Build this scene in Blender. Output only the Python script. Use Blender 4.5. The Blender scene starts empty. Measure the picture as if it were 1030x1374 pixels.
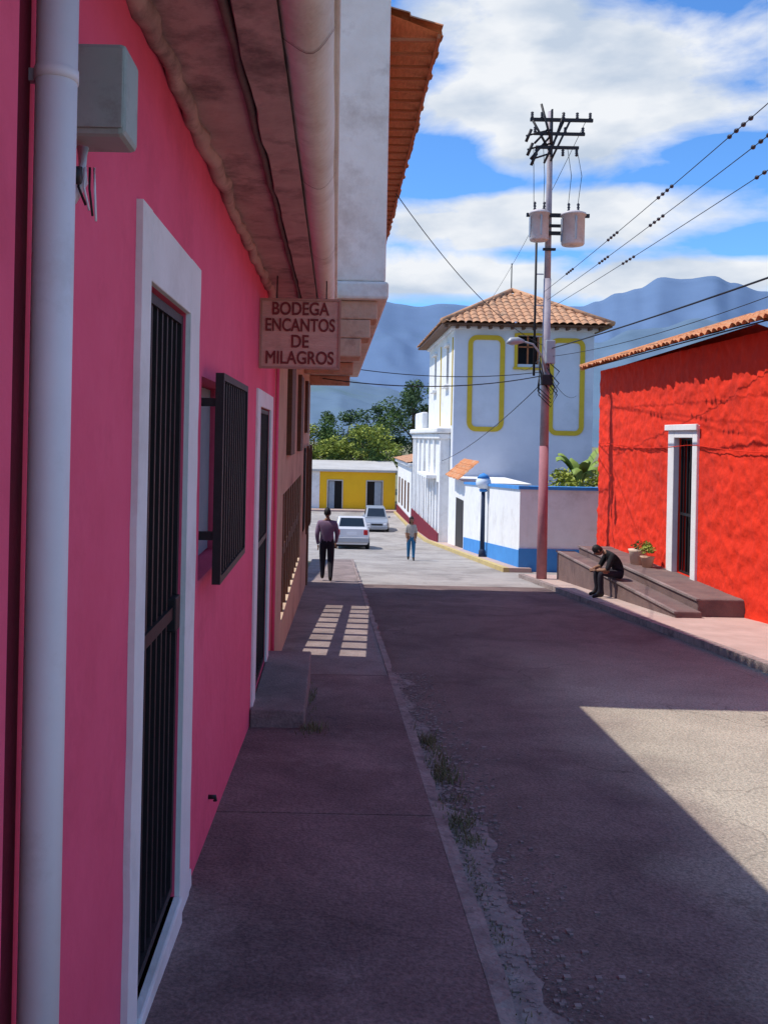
import bpy, bmesh, math, random
from mathutils import Vector, Matrix, noise
random.seed(7)
R=math.radians
sc=bpy.context.scene
sc.view_settings.view_transform='Standard'; sc.view_settings.look='None'; sc.view_settings.exposure=0
COL=sc.collection

# ---------------------------------------------------------------- materials
def M(name,c1,c2=None,scale=4,rough=.88,bump=.15,bscale=40,metal=0,contrast=.25,c3=None,s3=1.0,stretch=None,spec=.3):
    m=bpy.data.materials.new(name); m.use_nodes=True
    nt=m.node_tree; N=nt.nodes; L=nt.links
    b=N['Principled BSDF']; b.inputs['Roughness'].default_value=rough; b.inputs['Metallic'].default_value=metal
    b.inputs['Specular IOR Level'].default_value=spec
    tc=N.new('ShaderNodeTexCoord'); src=tc.outputs['Object']
    if stretch:
        mp=N.new('ShaderNodeMapping'); mp.inputs['Scale'].default_value=stretch
        L.new(src,mp.inputs['Vector']); src=mp.outputs['Vector']
    c1=tuple(c1)+(1,)
    if c2 is None: c2=tuple(x*.82 for x in c1[:3])
    c2=tuple(c2)+(1,)
    n=N.new('ShaderNodeTexNoise'); n.inputs['Scale'].default_value=scale; n.inputs['Detail'].default_value=8; n.inputs['Roughness'].default_value=.65
    L.new(src,n.inputs['Vector'])
    r=N.new('ShaderNodeValToRGB'); r.color_ramp.elements[0].position=.5-contrast; r.color_ramp.elements[1].position=.5+contrast
    r.color_ramp.elements[0].color=c2; r.color_ramp.elements[1].color=c1
    L.new(n.outputs['Fac'],r.inputs['Fac']); out=r.outputs['Color']
    if c3:
        n3=N.new('ShaderNodeTexNoise'); n3.inputs['Scale'].default_value=s3; n3.inputs['Detail'].default_value=9; n3.inputs['Roughness'].default_value=.7
        L.new(tc.outputs['Object'],n3.inputs['Vector'])
        r3=N.new('ShaderNodeValToRGB'); r3.color_ramp.elements[0].position=.52; r3.color_ramp.elements[1].position=.68
        L.new(n3.outputs['Fac'],r3.inputs['Fac'])
        mx=N.new('ShaderNodeMixRGB'); mx.inputs['Color2'].default_value=tuple(c3)+(1,)
        L.new(r3.outputs['Color'],mx.inputs['Fac']); L.new(out,mx.inputs['Color1']); out=mx.outputs['Color']
    L.new(out,b.inputs['Base Color'])
    if bump>0:
        nb=N.new('ShaderNodeTexNoise'); nb.inputs['Scale'].default_value=bscale; nb.inputs['Detail'].default_value=6
        L.new(src,nb.inputs['Vector'])
        bp=N.new('ShaderNodeBump'); bp.inputs['Strength'].default_value=bump; bp.inputs['Distance'].default_value=.02
        L.new(nb.outputs['Fac'],bp.inputs['Height']); L.new(bp.outputs['Normal'],b.inputs['Normal'])
    return m

pink=M('pink_paint',(.88,.125,.235),(.79,.095,.185),2.0,.8,.35,12,c3=(.70,.085,.165),s3=.9)
maroon=M('maroon_paint',(.22,.01,.03),(.12,.01,.02),5)
white=M('white_paint',(.86,.85,.84),(.74,.73,.71),3,.8,.2,22,c3=(.66,.64,.61),s3=1.2)
whited=M('aged_white_plaster',(.86,.82,.75),(.72,.66,.58),3,.85,.35,14,c3=(.60,.53,.46),s3=1.6)
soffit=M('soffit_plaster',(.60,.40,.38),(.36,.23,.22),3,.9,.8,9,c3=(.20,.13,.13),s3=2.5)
cream=M('cream_paint',(.62,.45,.30),(.46,.32,.21),3,c3=(.34,.22,.16),s3=.8)
red=M('red_stucco',(.86,.042,.011),(.70,.027,.008),3,.9,1.0,9,c3=(.62,.03,.012),s3=.8)
yellow=M('yellow_paint',(.86,.50,.02),(.78,.43,.02),1)
ytrim=M('yellow_trim',(.66,.46,.04),(.55,.36,.03),3)
bluep=M('blue_paint',(.07,.30,.68),(.05,.22,.55),2)
tile=M('clay_tile',(.72,.30,.13),(.42,.16,.07),6,.9,.4,30,c3=(.50,.36,.24),s3=3)
tilel=M('weathered_clay_tile',(.62,.36,.21),(.42,.20,.11),2,.9,.4,20,c3=(.24,.16,.11),s3=1.5)
under=M('clay_boards',(.80,.32,.14),(.52,.18,.07),7,.9,.4,20,stretch=(6,1,1))
ubat=M('clay_battens',(.46,.18,.08),(.32,.11,.05),5,.9,.4,20)
brick=M('corbel_plaster',(.66,.44,.33),(.50,.30,.20),5,.9,.5,20,c3=(.34,.20,.15),s3=4)
iron=M('black_iron',(.028,.024,.028),(.016,.015,.017),10,.5,.1,60)
dark=M('dark_interior',(.012,.012,.014),(.006,.006,.007),4,.7,0)
glassd=M('window_glass',(.02,.03,.04),(.015,.02,.03),1,.12,0,spec=.6)
shut=M('shutter_grey_paint',(.36,.42,.47),(.26,.31,.36),3)
wood=M('brown_wood',(.15,.065,.03),(.08,.035,.018),6,.6,.3,30,stretch=(1,1,6))
def ground_mat(name,ca,cb,cc,ring,s1=2.0,s3=.8,bump=.6,sunpatch=None,cracks=.25):
    m=M(name,ca,cb,s1,.93,bump,55,c3=cc,s3=s3)
    nt=m.node_tree; N=nt.nodes; L=nt.links; b=N['Principled BSDF']
    cur=b.inputs['Base Color'].links[0].from_socket
    tc=N.new('ShaderNodeTexCoord')
    # broad damp / worn stains
    n9=N.new('ShaderNodeTexNoise'); n9.inputs['Scale'].default_value=.75; n9.inputs['Detail'].default_value=10; n9.inputs['Roughness'].default_value=.72; n9.inputs['Distortion'].default_value=.6
    L.new(tc.outputs['Object'],n9.inputs['Vector'])
    r9=N.new('ShaderNodeValToRGB'); r9.color_ramp.elements[0].position=.38; r9.color_ramp.elements[0].color=(.62,.60,.60,1); r9.color_ramp.elements[1].position=.56; r9.color_ramp.elements[1].color=(1.08,1.06,1.05,1)
    L.new(n9.outputs['Fac'],r9.inputs['Fac'])
    m9=N.new('ShaderNodeMixRGB'); m9.blend_type='MULTIPLY'; m9.inputs['Fac'].default_value=.75
    L.new(cur,m9.inputs['Color1']); L.new(r9.outputs['Color'],m9.inputs['Color2']); cur=m9.outputs['Color']
    if sunpatch:  # sunlight put into the base colour: paler road on the near right
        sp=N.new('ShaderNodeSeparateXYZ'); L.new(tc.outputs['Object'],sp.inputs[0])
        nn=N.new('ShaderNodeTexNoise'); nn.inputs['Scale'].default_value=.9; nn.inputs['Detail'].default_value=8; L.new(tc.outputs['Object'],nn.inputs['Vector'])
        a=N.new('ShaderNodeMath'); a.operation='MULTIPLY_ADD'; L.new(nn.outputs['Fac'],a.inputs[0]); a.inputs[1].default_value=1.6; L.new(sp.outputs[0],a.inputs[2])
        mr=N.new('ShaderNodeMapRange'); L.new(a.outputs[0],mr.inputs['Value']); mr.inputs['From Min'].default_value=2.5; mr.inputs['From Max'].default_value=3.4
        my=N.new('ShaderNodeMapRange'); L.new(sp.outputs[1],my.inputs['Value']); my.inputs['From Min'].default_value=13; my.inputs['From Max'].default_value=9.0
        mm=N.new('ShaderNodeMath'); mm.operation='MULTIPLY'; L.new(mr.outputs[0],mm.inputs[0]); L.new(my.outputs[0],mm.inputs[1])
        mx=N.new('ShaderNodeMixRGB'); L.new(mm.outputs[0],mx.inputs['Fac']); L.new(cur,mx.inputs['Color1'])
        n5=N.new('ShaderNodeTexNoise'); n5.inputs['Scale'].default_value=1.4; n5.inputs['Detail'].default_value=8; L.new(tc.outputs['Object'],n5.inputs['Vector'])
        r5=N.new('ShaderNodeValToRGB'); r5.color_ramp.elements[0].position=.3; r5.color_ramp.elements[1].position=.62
        r5.color_ramp.elements[0].color=tuple(x*.8 for x in sunpatch)+(1,); r5.color_ramp.elements[1].color=tuple(sunpatch)+(1,)
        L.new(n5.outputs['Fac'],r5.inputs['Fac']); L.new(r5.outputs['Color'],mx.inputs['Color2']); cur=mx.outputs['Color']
    ns=N.new('ShaderNodeTexNoise'); ns.inputs['Scale'].default_value=2.2; ns.inputs['Detail'].default_value=7
    L.new(tc.outputs['Object'],ns.inputs['Vector'])
    mxv=N.new('ShaderNodeMixRGB'); mxv.inputs['Fac'].default_value=.35
    L.new(tc.outputs['Object'],mxv.inputs['Color1']); L.new(ns.outputs['Color'],mxv.inputs['Color2'])
    v=N.new('ShaderNodeTexVoronoi'); v.feature='DISTANCE_TO_EDGE'; v.inputs['Scale'].default_value=1.1
    L.new(mxv.outputs['Color'],v.inputs['Vector'])
    r=N.new('ShaderNodeValToRGB'); r.color_ramp.elements[0].position=0; r.color_ramp.elements[0].color=(.3,.3,.3,1)
    r.color_ramp.elements[1].position=.010; r.color_ramp.elements[1].color=(1,1,1,1)
    L.new(v.outputs['Distance'],r.inputs['Fac'])
    n6=N.new('ShaderNodeTexNoise'); n6.inputs['Scale'].default_value=.5; L.new(tc.outputs['Object'],n6.inputs['Vector'])
    r6=N.new('ShaderNodeMapRange'); r6.inputs['From Min'].default_value=.5; r6.inputs['From Max'].default_value=.62; r6.inputs['To Max'].default_value=cracks; L.new(n6.outputs['Fac'],r6.inputs['Value'])
    mu=N.new('ShaderNodeMixRGB'); mu.blend_type='MULTIPLY'; L.new(r6.outputs[0],mu.inputs['Fac'])
    L.new(cur,mu.inputs['Color1']); L.new(r.outputs['Color'],mu.inputs['Color2'])
    n2=N.new('ShaderNodeTexNoise'); n2.inputs['Scale'].default_value=55; n2.inputs['Detail'].default_value=5; n2.inputs['Roughness'].default_value=.75
    L.new(tc.outputs['Object'],n2.inputs['Vector'])
    r2=N.new('ShaderNodeValToRGB'); r2.color_ramp.elements[0].position=.38; r2.color_ramp.elements[0].color=(ring,ring,ring,1); r2.color_ramp.elements[1].position=.62; r2.color_ramp.elements[1].color=(1.18,1.14,1.12,1)
    L.new(n2.outputs['Fac'],r2.inputs['Fac'])
    m2=N.new('ShaderNodeMixRGB'); m2.blend_type='MULTIPLY'; m2.inputs['Fac'].default_value=.85
    L.new(mu.outputs['Color'],m2.inputs['Color1']); L.new(r2.outputs['Color'],m2.inputs['Color2'])
    L.new(m2.outputs['Color'],b.inputs['Base Color'])
    return m
roadm=ground_mat('concrete_road',(.29,.215,.195),(.175,.125,.12),(.135,.095,.095),.5,1.1,.55,.7,sunpatch=(.50,.45,.36),cracks=.6)
roadf=ground_mat('worn_road_junction',(.42,.40,.38),(.33,.31,.29),(.28,.26,.24),.75,.5,.2,.4,cracks=.3)
concg=ground_mat('sidewalk_concrete',(.29,.20,.195),(.165,.11,.115),(.33,.25,.24),.55,1.6,1.1,.5,cracks=.45)
stepc=ground_mat('step_concrete',(.36,.30,.29),(.23,.18,.175),(.2,.16,.155),.7,3,1.5,.4,cracks=.2)
kerbc=M('kerb_concrete',(.42,.34,.31),(.20,.15,.145),7,.92,.9,30,c3=(.13,.10,.10),s3=4)
side_r=M('pink_pavement',(.55,.41,.36),(.40,.29,.25),2,.92,.4,50)
kerby=M('yellow_kerb_paint',(.60,.46,.18),(.42,.32,.16),3)
darkstep=M('dark_steps',(.22,.145,.13),(.12,.08,.08),3,.9,.5,30)
dirt=M('dirt_ground',(.26,.23,.14),(.14,.15,.07),.05,.95,.3,3)
galv=M('galvanised_metal',(.46,.47,.49),(.34,.35,.37),6,.5,.05,40,metal=.3)
boxg=M('grey_green_enamel',(.36,.43,.39),(.29,.35,.32),4,.5,.05,40,c3=(.25,.28,.25),s3=9)
pvc=M('white_pvc',(.84,.84,.87),(.72,.72,.75),2,.5,.05,20,c3=(.62,.60,.60),s3=2.2)
polec=M('pole_steel',(.46,.41,.44),(.30,.26,.29),4,.7,.2,30)
polep=M('pole_painted_base',(.44,.19,.21),(.32,.14,.16),5,.8,.2,30)
cable=M('cable_black',(.02,.02,.022),(.015,.015,.016),5,.6,0)
porc=M('dark_porcelain',(.06,.05,.055),(.035,.03,.035),5,.4,0)
leaf=M('foliage_green',(.12,.19,.04),(.04,.075,.02),.5,.8,0)
leafd=M('foliage_dark',(.06,.11,.035),(.025,.05,.02),.5,.8,0)
leafy=M('foliage_yellow_green',(.40,.42,.06),(.16,.22,.04),1.5,.7,0)
bark=M('bark',(.12,.09,.07),(.06,.05,.04),5,.95,.5,10)
grassm=M('grass_blades',(.22,.21,.10),(.11,.11,.055),6,.85,0)

# ---------------------------------------------------------------- helpers
def empty(name,loc=(0,0,0),rz=0):
    e=bpy.data.objects.new(name,None); COL.objects.link(e); e.location=loc; e.rotation_euler[2]=rz; e.empty_display_size=.2
    return e
def mesh(name,vs,fs,mat=None,parent=None,smooth=False,recalc=True,bevel=0,seg=2):
    me=bpy.data.meshes.new(name); me.from_pydata([tuple(v) for v in vs],[],fs)
    bm=bmesh.new(); bm.from_mesh(me)
    if recalc:
        bmesh.ops.remove_doubles(bm,verts=bm.verts,dist=1e-5); bmesh.ops.recalc_face_normals(bm,faces=bm.faces)
    bm.to_mesh(me); bm.free()
    if smooth:
        for p in me.polygons: p.use_smooth=True
    o=bpy.data.objects.new(name,me); COL.objects.link(o)
    if mat: me.materials.append(mat)
    if parent: o.parent=parent
    if bevel>0:
        md=o.modifiers.new('b','BEVEL'); md.width=bevel; md.segments=seg; md.limit_method='ANGLE'
    return o
def boxvf(x0,x1,y0,y1,z0,z1,base=0):
    v=[(x0,y0,z0),(x1,y0,z0),(x1,y1,z0),(x0,y1,z0),(x0,y0,z1),(x1,y0,z1),(x1,y1,z1),(x0,y1,z1)]
    f=[(0,3,2,1),(4,5,6,7),(0,1,5,4),(1,2,6,5),(2,3,7,6),(3,0,4,7)]
    return v,[tuple(i+base for i in q) for q in f]
def box(name,x0,x1,y0,y1,z0,z1,mat,parent=None,bevel=0):
    v,f=boxvf(x0,x1,y0,y1,z0,z1); return mesh(name,v,f,mat,parent,bevel=bevel)
def boxes(name,lst,mat,parent=None,bevel=0):
    V=[];F=[]
    for b in lst:
        v,f=boxvf(*b,base=len(V)); V+=v;F+=f
    return mesh(name,V,F,mat,parent,recalc=False,bevel=bevel)
def tube(name,pts,rad,mat,parent=None,n=10,cap=True):
    P=[Vector(p) for p in pts]; V=[];F=[]
    rs=rad if isinstance(rad,(list,tuple)) else [rad]*len(P)
    up=Vector((0,0,1))
    for i,p in enumerate(P):
        d=(P[min(i+1,len(P)-1)]-P[max(i-1,0)]).normalized()
        a=d.cross(up)
        if a.length<.05: a=d.cross(Vector((1,0,0)))
        a.normalize(); b=d.cross(a)
        for k in range(n):
            t=2*math.pi*k/n; V.append(p+(a*math.cos(t)+b*math.sin(t))*rs[i])
    for i in range(len(P)-1):
        for k in range(n):
            F.append((i*n+k,i*n+(k+1)%n,(i+1)*n+(k+1)%n,(i+1)*n+k))
    if cap: F.append(tuple(range(n))); F.append(tuple(range((len(P)-1)*n,len(P)*n)))
    return mesh(name,V,F,mat,parent,smooth=True)
def wall(name,axis,p,t,a0,a1,z0,z1,ops,mat,parent):
    A=sorted(set([a0,a1]+[v for o in ops for v in o[:2]])); Z=sorted(set([z0,z1]+[v for o in ops for v in o[2:]]))
    def solid(i,j):
        if i<0 or j<0 or i>=len(A)-1 or j>=len(Z)-1: return False
        a=(A[i]+A[i+1])/2; z=(Z[j]+Z[j+1])/2
        return not any(o[0]<a<o[1] and o[2]<z<o[3] for o in ops)
    V=[];F=[]
    def P(d,a,z): return (p+d,a,z) if axis=='x' else (a,p+d,z)
    def q(*c):
        b=len(V); V.extend(c); F.append((b,b+1,b+2,b+3))
    for i in range(len(A)-1):
        for j in range(len(Z)-1):
            if not solid(i,j): continue
            a,b,c,d=A[i],A[i+1],Z[j],Z[j+1]
            q(P(0,a,c),P(0,b,c),P(0,b,d),P(0,a,d)); q(P(t,a,c),P(t,b,c),P(t,b,d),P(t,a,d))
            if not solid(i-1,j): q(P(0,a,c),P(t,a,c),P(t,a,d),P(0,a,d))
            if not solid(i+1,j): q(P(0,b,c),P(t,b,c),P(t,b,d),P(0,b,d))
            if not solid(i,j-1): q(P(0,a,c),P(t,a,c),P(t,b,c),P(0,b,c))
            if not solid(i,j+1): q(P(0,a,d),P(t,a,d),P(t,b,d),P(0,b,d))
    return mesh(name,V,F,mat,parent)
PR=[(-60,4.74),(0,0),(50,-3.95),(58,-4.27),(78,-4.62),(9000,-4.62)]
def G(y):
    for (a,za),(b,zb) in zip(PR,PR[1:]):
        if a<=y<=b: return za+(zb-za)*(y-a)/(b-a)
    return PR[-1][1]
def strip(name,x0,x1,y0,y1,zt,mat,parent=None,thick=0,step=1.0,xj=None,zj=None):
    n=max(1,int((y1-y0)/step)); V=[];F=[]
    ys=sorted(set([y0+(y1-y0)*i/n for i in range(n+1)]+[b[0] for b in PR if y0<b[0]<y1]))
    for y in ys:
        j=xj(y) if xj else 0; dz=zj(y) if zj else 0
        V+= [(x0,y,G(y)+zt),(x1+j,y,G(y)+zt+dz)]
        if thick: V+=[(x0,y,G(y)+zt-thick),(x1+j,y,G(y)+zt-thick)]
    k=4 if thick else 2
    for i in range(len(ys)-1):
        a=i*k;b=a+k
        F.append((a,a+1,b+1,b))
        if thick:
            F.append((a+1,a+3,b+3,b+1)); F.append((a,b,b+2,a+2))
    if thick:
        F.append((0,2,3,1)); e=(len(ys)-1)*k; F.append((e,e+1,e+3,e+2))
    return mesh(name,V,F,mat,parent)
def tile_roof(name,o,e,u,W,L,mat,parent,pitch=.2,course=.36,clip=None,amp=.05):
    o=Vector(o);e=Vector(e).normalized();u=Vector(u).normalized(); n=e.cross(u)
    if n.z<0: n=-n
    ns=int(W/pitch)*6; V=[];F=[]; nc=int(L/course)
    rows=[]
    for c in range(nc): rows+= [(c*course,.03),((c+1)*course-.002,0)]
    jit=[random.uniform(-.02,.02) for _ in range(ns//6+2)]
    for (t,l) in rows:
        for i in range(ns+1):
            s=W*i/ns; k=i//6
            h=amp*abs(math.sin(math.pi*i/6))**.8+l
            V.append(o+e*s+u*(t+jit[k]*(1 if l else 0))+n*(h+jit[k]*.4))
    for r in range(len(rows)-1):
        for i in range(ns):
            s=W*(i+.5)/ns;t=(rows[r][0]+rows[r+1][0])/2
            if clip and not clip(s,t): continue
            a=r*(ns+1)+i; F.append((a,a+1,a+ns+2,a+ns+1))
    return mesh(name,V,F,mat,parent,recalc=False)

# ---------------------------------------------------------------- ground & road
ys=[-60]+list(range(-50,90,5))+[120,200,400,900,2000,5000,9000]
ys=sorted(set(ys+[58,78])); V=[];F=[]
xs=[-6000,-1000,-200,-40,0,40,200,1000,6000]
for y in ys:
    for x in xs: V.append((x,y,G(y)-.115))
for i in range(len(ys)-1):
    for j in range(len(xs)-1):
        a=i*len(xs)+j; F.append((a,a+1,a+len(xs)+1,a+len(xs)))
mesh('ground',V,F,dirt)
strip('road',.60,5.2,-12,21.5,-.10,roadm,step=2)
strip('street_junction_road',.60,5.2,21.5,30,-.10,roadf,step=2)
strip('side_street_road',5.2,14,24.0,30,-.10,roadf,step=2)
strip('plaza_road',-14,14,30,77.5,-.10,roadf,step=4)
swl=empty('sidewalk')
JY=[-8,-1.2,1.4,3.26,5.1,6.9,9.3]
def kerbjit(y): return noise.fractal(Vector((y*2.2,0,1)),1,2,4)*.03
def kerbz(y): return min(0,noise.fractal(Vector((y*3.1,4,1)),1,2,4)*.03)
for a,b in zip(JY,JY[1:]): strip('paving_slab',-.7,.60,a+.003,b-.003,random.uniform(-.003,.003),concg,swl,thick=.3,step=.3)
strip('paving_far',-.7,.60,9.3,30,-.012,stepc,swl,thick=.3)
strip('joint_bed',-.7,.59,-8,9.4,-.011,darkstep,swl,thick=.25)
strip('kerb',.603,.675,-8,30,-.004,kerbc,swl,thick=.3,step=.06,xj=kerbjit,zj=kerbz)
def gj(y): return noise.fractal(Vector((y*1.3,7,2)),1,2,6)*.20+(.07 if y<5.5 else 0)
strip('gutter',.65,.79,-6,10,-.096,kerbc,step=.05,xj=gj)
swr=empty('sidewalk.001')
strip('pavement',5.24,7.3,-12,24.6,0,side_r,swr,thick=.4)
strip('kerb',5.1,5.236,-12,24.6,.005,kerbc,swr,thick=.4,step=.3)
strip('pavement_far',5.24,5.9,26.6,76,.03,side_r,swr,thick=.3)
strip('kerb_far',5.06,5.236,26.6,76,.035,kerby,swr,thick=.3)

# ---------------------------------------------------------------- pink house
ph=empty('pink_house')
XW=-.636
wall('front_wall','x',XW,-.22,1.70,9.35,-1.6,3.05,[(2.95,3.75,-.19,2.25),(4.22,5.42,1.05,2.02),(7.35,8.55,-.42,1.98)],pink,ph)
box('front_wall_near',-.85,-.605,-8,1.68,-.6,3.05,pink,ph,bevel=.01)
box('maroon_strip',-.85,-.628,1.682,1.80,-.6,3.05,maroon,ph)
box('end_wall',-5.6,-.64,9.1,9.34,-1.6,4.0,pink,ph)
box('back_wall',-5.8,-5.6,-8,9.34,-1.6,3.5,pink,ph)
box('rear_end_wall',-5.6,-.86,-8,-7.8,-1,3.9,pink,ph)
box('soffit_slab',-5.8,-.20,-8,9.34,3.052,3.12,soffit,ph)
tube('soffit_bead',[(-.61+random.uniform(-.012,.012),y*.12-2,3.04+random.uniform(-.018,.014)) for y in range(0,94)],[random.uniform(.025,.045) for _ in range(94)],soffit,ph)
tube('soffit_groove_pipe',[(-.36+random.uniform(-.005,.005),y*.2-3,3.045) for y in range(0,61)],.018,darkstep,ph)
V=[];F=[];m=90
for i in range(m+1):
    y=-2+11.3*i/m; j=noise.fractal(Vector((y*2.5,1,1)),1,2,4)*.02
    V+=[(-.345+j,y,3.051),(-.335+j,y,3.018),(-.2,y,3.02+j*.2),(-.2,y,3.051)]
for i in range(m):
    for k in range(3): F.append((i*4+k,i*4+k+1,i*4+k+5,i*4+k+4))
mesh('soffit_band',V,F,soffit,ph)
V=[];F=[];n=14;m=60
for i in range(m+1):
    y=-8+17.34*i/m; wob=noise.noise(Vector((y*1.2,3,0)))*.008
    for k in range(n+1):
        t=math.pi*(.98+1.04*k/n); V.append((-.12+(.088+wob)*math.cos(t),y,3.10+(.10+wob)*math.sin(t)))
for i in range(m):
    for k in range(n): a=i*(n+1)+k; F.append((a,a+1,a+n+2,a+n+1))
mesh('cornice_moulding',V,F,whited,ph,smooth=True)
box('fascia',-.21,-.01,-8,9.34,3.10,3.20,whited,ph,bevel=.01)
for y in (2.9,4.5,6.3,8.1):
    V=[];F=[]
    for yo in (-.003,.003):
        for k in range(n+1):
            t=math.pi*(.98+1.04*k/n); V.append((-.12+.0945*math.cos(t),y+yo+.02*math.sin(k),3.10+.1065*math.sin(t)))
    for k in range(n): F.append((k,k+1,n+2+k,n+1+k))
    mesh('moulding_crack',V,F,darkstep,ph,smooth=True)
tile_roof('tile_roof',(-.12,-8,3.22),(0,1,0),(-1,0,.36),17.3,3.2,tile,ph)
tile_roof('tile_roof_back',(-5.95,-8,3.22),(0,1,0),(1,0,.36),17.3,3.2,tile,ph)
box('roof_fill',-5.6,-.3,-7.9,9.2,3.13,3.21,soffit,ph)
def wavy(name,y0,y1,z0,z1,x0,x1,mat,parent,jl=.006,jr=.006,seed=0):
    V=[];F=[];m=60
    for i in range(m+1):
        z=z0+(z1-z0)*i/m
        a=y0+noise.fractal(Vector((z*3,seed,0)),1,2,4)*jl; b=y1+noise.fractal(Vector((z*3,seed+9,0)),1,2,4)*jr
        V+=[(x0,a,z),(x1,a+.002,z),(x1,b-.002,z),(x0,b,z)]
    for i in range(m):
        for k in range(3): F.append((i*4+k,i*4+k+1,i*4+k+5,i*4+k+4))
    F.append((m*4,m*4+1,m*4+2,m*4+3))
    return mesh(name,V,F,mat,parent)
wavy('door_surround_left',2.80,2.95,-.6,2.48,-.64,-.615,white,ph,.012,0,1)
wavy('door_surround_right',3.75,4.01,-.7,2.48,-.64,-.615,white,ph,0,.020,2)
box('door_surround_top',-.64,-.6145,2.951,3.749,2.25,2.479,white,ph,bevel=.004)
box('door_sill',-.86,-.60,2.952,3.748,-.6,-.19,white,ph,bevel=.01)
box('door_panel',-.80,-.77,2.96,3.74,-.18,2.24,dark,ph)
wavy('skirting_splash',4.0,4.11,-.7,-.24,-.64,-.619,white,ph,0,.06,4)
def grille(name,y0,y1,z0,z1,x,nb,parent,mid=None,mat=iron,fw=.035,br=.011):
    L=[(x-.02,x+.02,y0,y0+fw,z0,z1),(x-.02,x+.02,y1-fw,y1,z0,z1),(x-.02,x+.02,y0+fw,y1-fw,z0,z0+fw),(x-.02,x+.02,y0+fw,y1-fw,z1-fw,z1)]
    if mid: L.append((x-.022,x+.022,y0+fw,y1-fw,mid-.025,mid+.025))
    for i in range(nb):
        y=y0+(y1-y0)*(i+1)/(nb+1); L.append((x-br,x+br,y-br,y+br,z0+fw,z1-fw))
    return boxes(name,L,mat,parent)
grille('iron_door_grille',2.962,3.738,-.17,2.235,-.665,7,ph,mid=1.02)
box('door_lock',-.70,-.63,3.62,3.72,.94,1.08,iron,ph,bevel=.006)
box('window_shutter',-.80,-.76,4.23,5.41,1.06,2.01,shut,ph)
boxes('window_reveal',[(-.76,-.64,4.221,4.235,1.06,2.01)],white,ph)
grille('window_grille',4.26,5.44,1.03,2.04,-.555,11,ph)
boxes('grille_brackets',[(-.66,-.57,4.27,4.30,1.24,1.28),(-.66,-.57,4.27,4.30,1.88,1.92),(-.66,-.57,5.38,5.42,1.24,1.28),(-.66,-.57,5.38,5.42,1.88,1.92)],iron,ph)
boxes('door_surround_b',[(-.64,-.615,7.12,7.35,-.9,2.12),(-.64,-.615,8.55,8.80,-.9,2.12),(-.64,-.615,7.35,8.55,1.98,2.12)],white,ph,bevel=.006)
box('door_panel_b',-.80,-.77,7.36,8.54,-.41,1.97,dark,ph)
grille('iron_door_grille_b',7.36,8.54,-.40,1.97,-.66,9,ph,mid=.8)
box('entrance_step',-.63,-.20,7.05,9.0,-1.0,-.42,stepc,ph,bevel=.012)
tube('thin_conduit',[(-.60,9.15,-.7),(-.60,9.15,2.5)],.018,pink,ph)
tube('wall_bolt',[(-.64,4.75,-.18),(-.60,4.75,-.18),(-.60,4.75,-.2)],.012,iron,ph)
dp=empty('drainpipe')
tube('pipe',[(-.575,1.80,-.13),(-.575,1.80,3.04)],.041,pvc,dp,n=24)
for z in (.35,2.45): tube('clamp',[(-.575,1.80,z),(-.575,1.80,z+.025)],.0435,pvc,dp,n=24)
for z in (.35,2.45): box('clamp_bracket',-.64,-.60,1.79,1.81,z,z+.025,galv,dp)
mb=empty('electric_meter_box')
box('case',-.634,-.49,2.02,2.16,2.42,2.63,boxg,mb,bevel=.014)
box('lid',-.632,-.494,2.012,2.018,2.435,2.615,boxg,mb,bevel=.002)
tube('conduit',[(-.60,2.08,2.41),(-.60,2.08,2.33),(-.62,2.06,2.28)],.014,pvc,mb)
for i in range(4): tube('loose_wire',[(-.60+.01*i,2.07,2.36),(-.60+.010*i,2.05+.01*i,2.31),(-.585+.008*i,2.06,2.27-.012*i)],.003,pvc if i%2 else cable,mb,n=6)
tube('junction',[(-.61,2.03,2.33),(-.59,2.03,2.33)],.02,iron,mb)

sg=empty('shop_sign')
signm=M('sign_board_wood',(.72,.40,.32),(.56,.28,.22),4,.7,.3,20,stretch=(1,1,5),c3=(.50,.27,.21),s3=6)
lett=M('sign_lettering',(.24,.04,.04),(.16,.03,.03),5)
box('board',-.625,.02,7.24,7.27,2.29,2.85,signm,sg,bevel=.004)
frm=M('sign_frame_wood',(.50,.25,.19),(.36,.17,.13),4)
boxes('board_frame',[(-.63,.025,7.228,7.239,2.285,2.303),(-.63,.025,7.228,7.239,2.837,2.855),(-.63,-.612,7.228,7.239,2.304,2.836),(.007,.025,7.228,7.239,2.304,2.836)],frm,sg)
boxes('hanger',[(-.5,-.49,7.25,7.26,2.855,3.04),(-.1,-.09,7.25,7.26,2.855,3.02)],iron,sg)
for i,(t,w) in enumerate([('BODEGA',.46),('ENCANTOS',.56),('DE',.14),('MILAGROS',.55)]):
    cu=bpy.data.curves.new('lettering','FONT'); cu.body=t; cu.size=.145; cu.extrude=.003; cu.offset=0; cu.align_x='CENTER'
    ob=bpy.data.objects.new('lettering_'+t.lower(),cu); COL.objects.link(ob)
    ob.rotation_euler=(R(90),0,0); ob.location=(-.303,7.236,2.725-i*.132)
    cu.bevel_depth=.0022; cu.bevel_resolution=0
    bpy.context.view_layer.update(); ob.scale=(w/ob.dimensions.x,1.0,1)
    cu.materials.append(lett); ob.parent=sg

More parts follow.
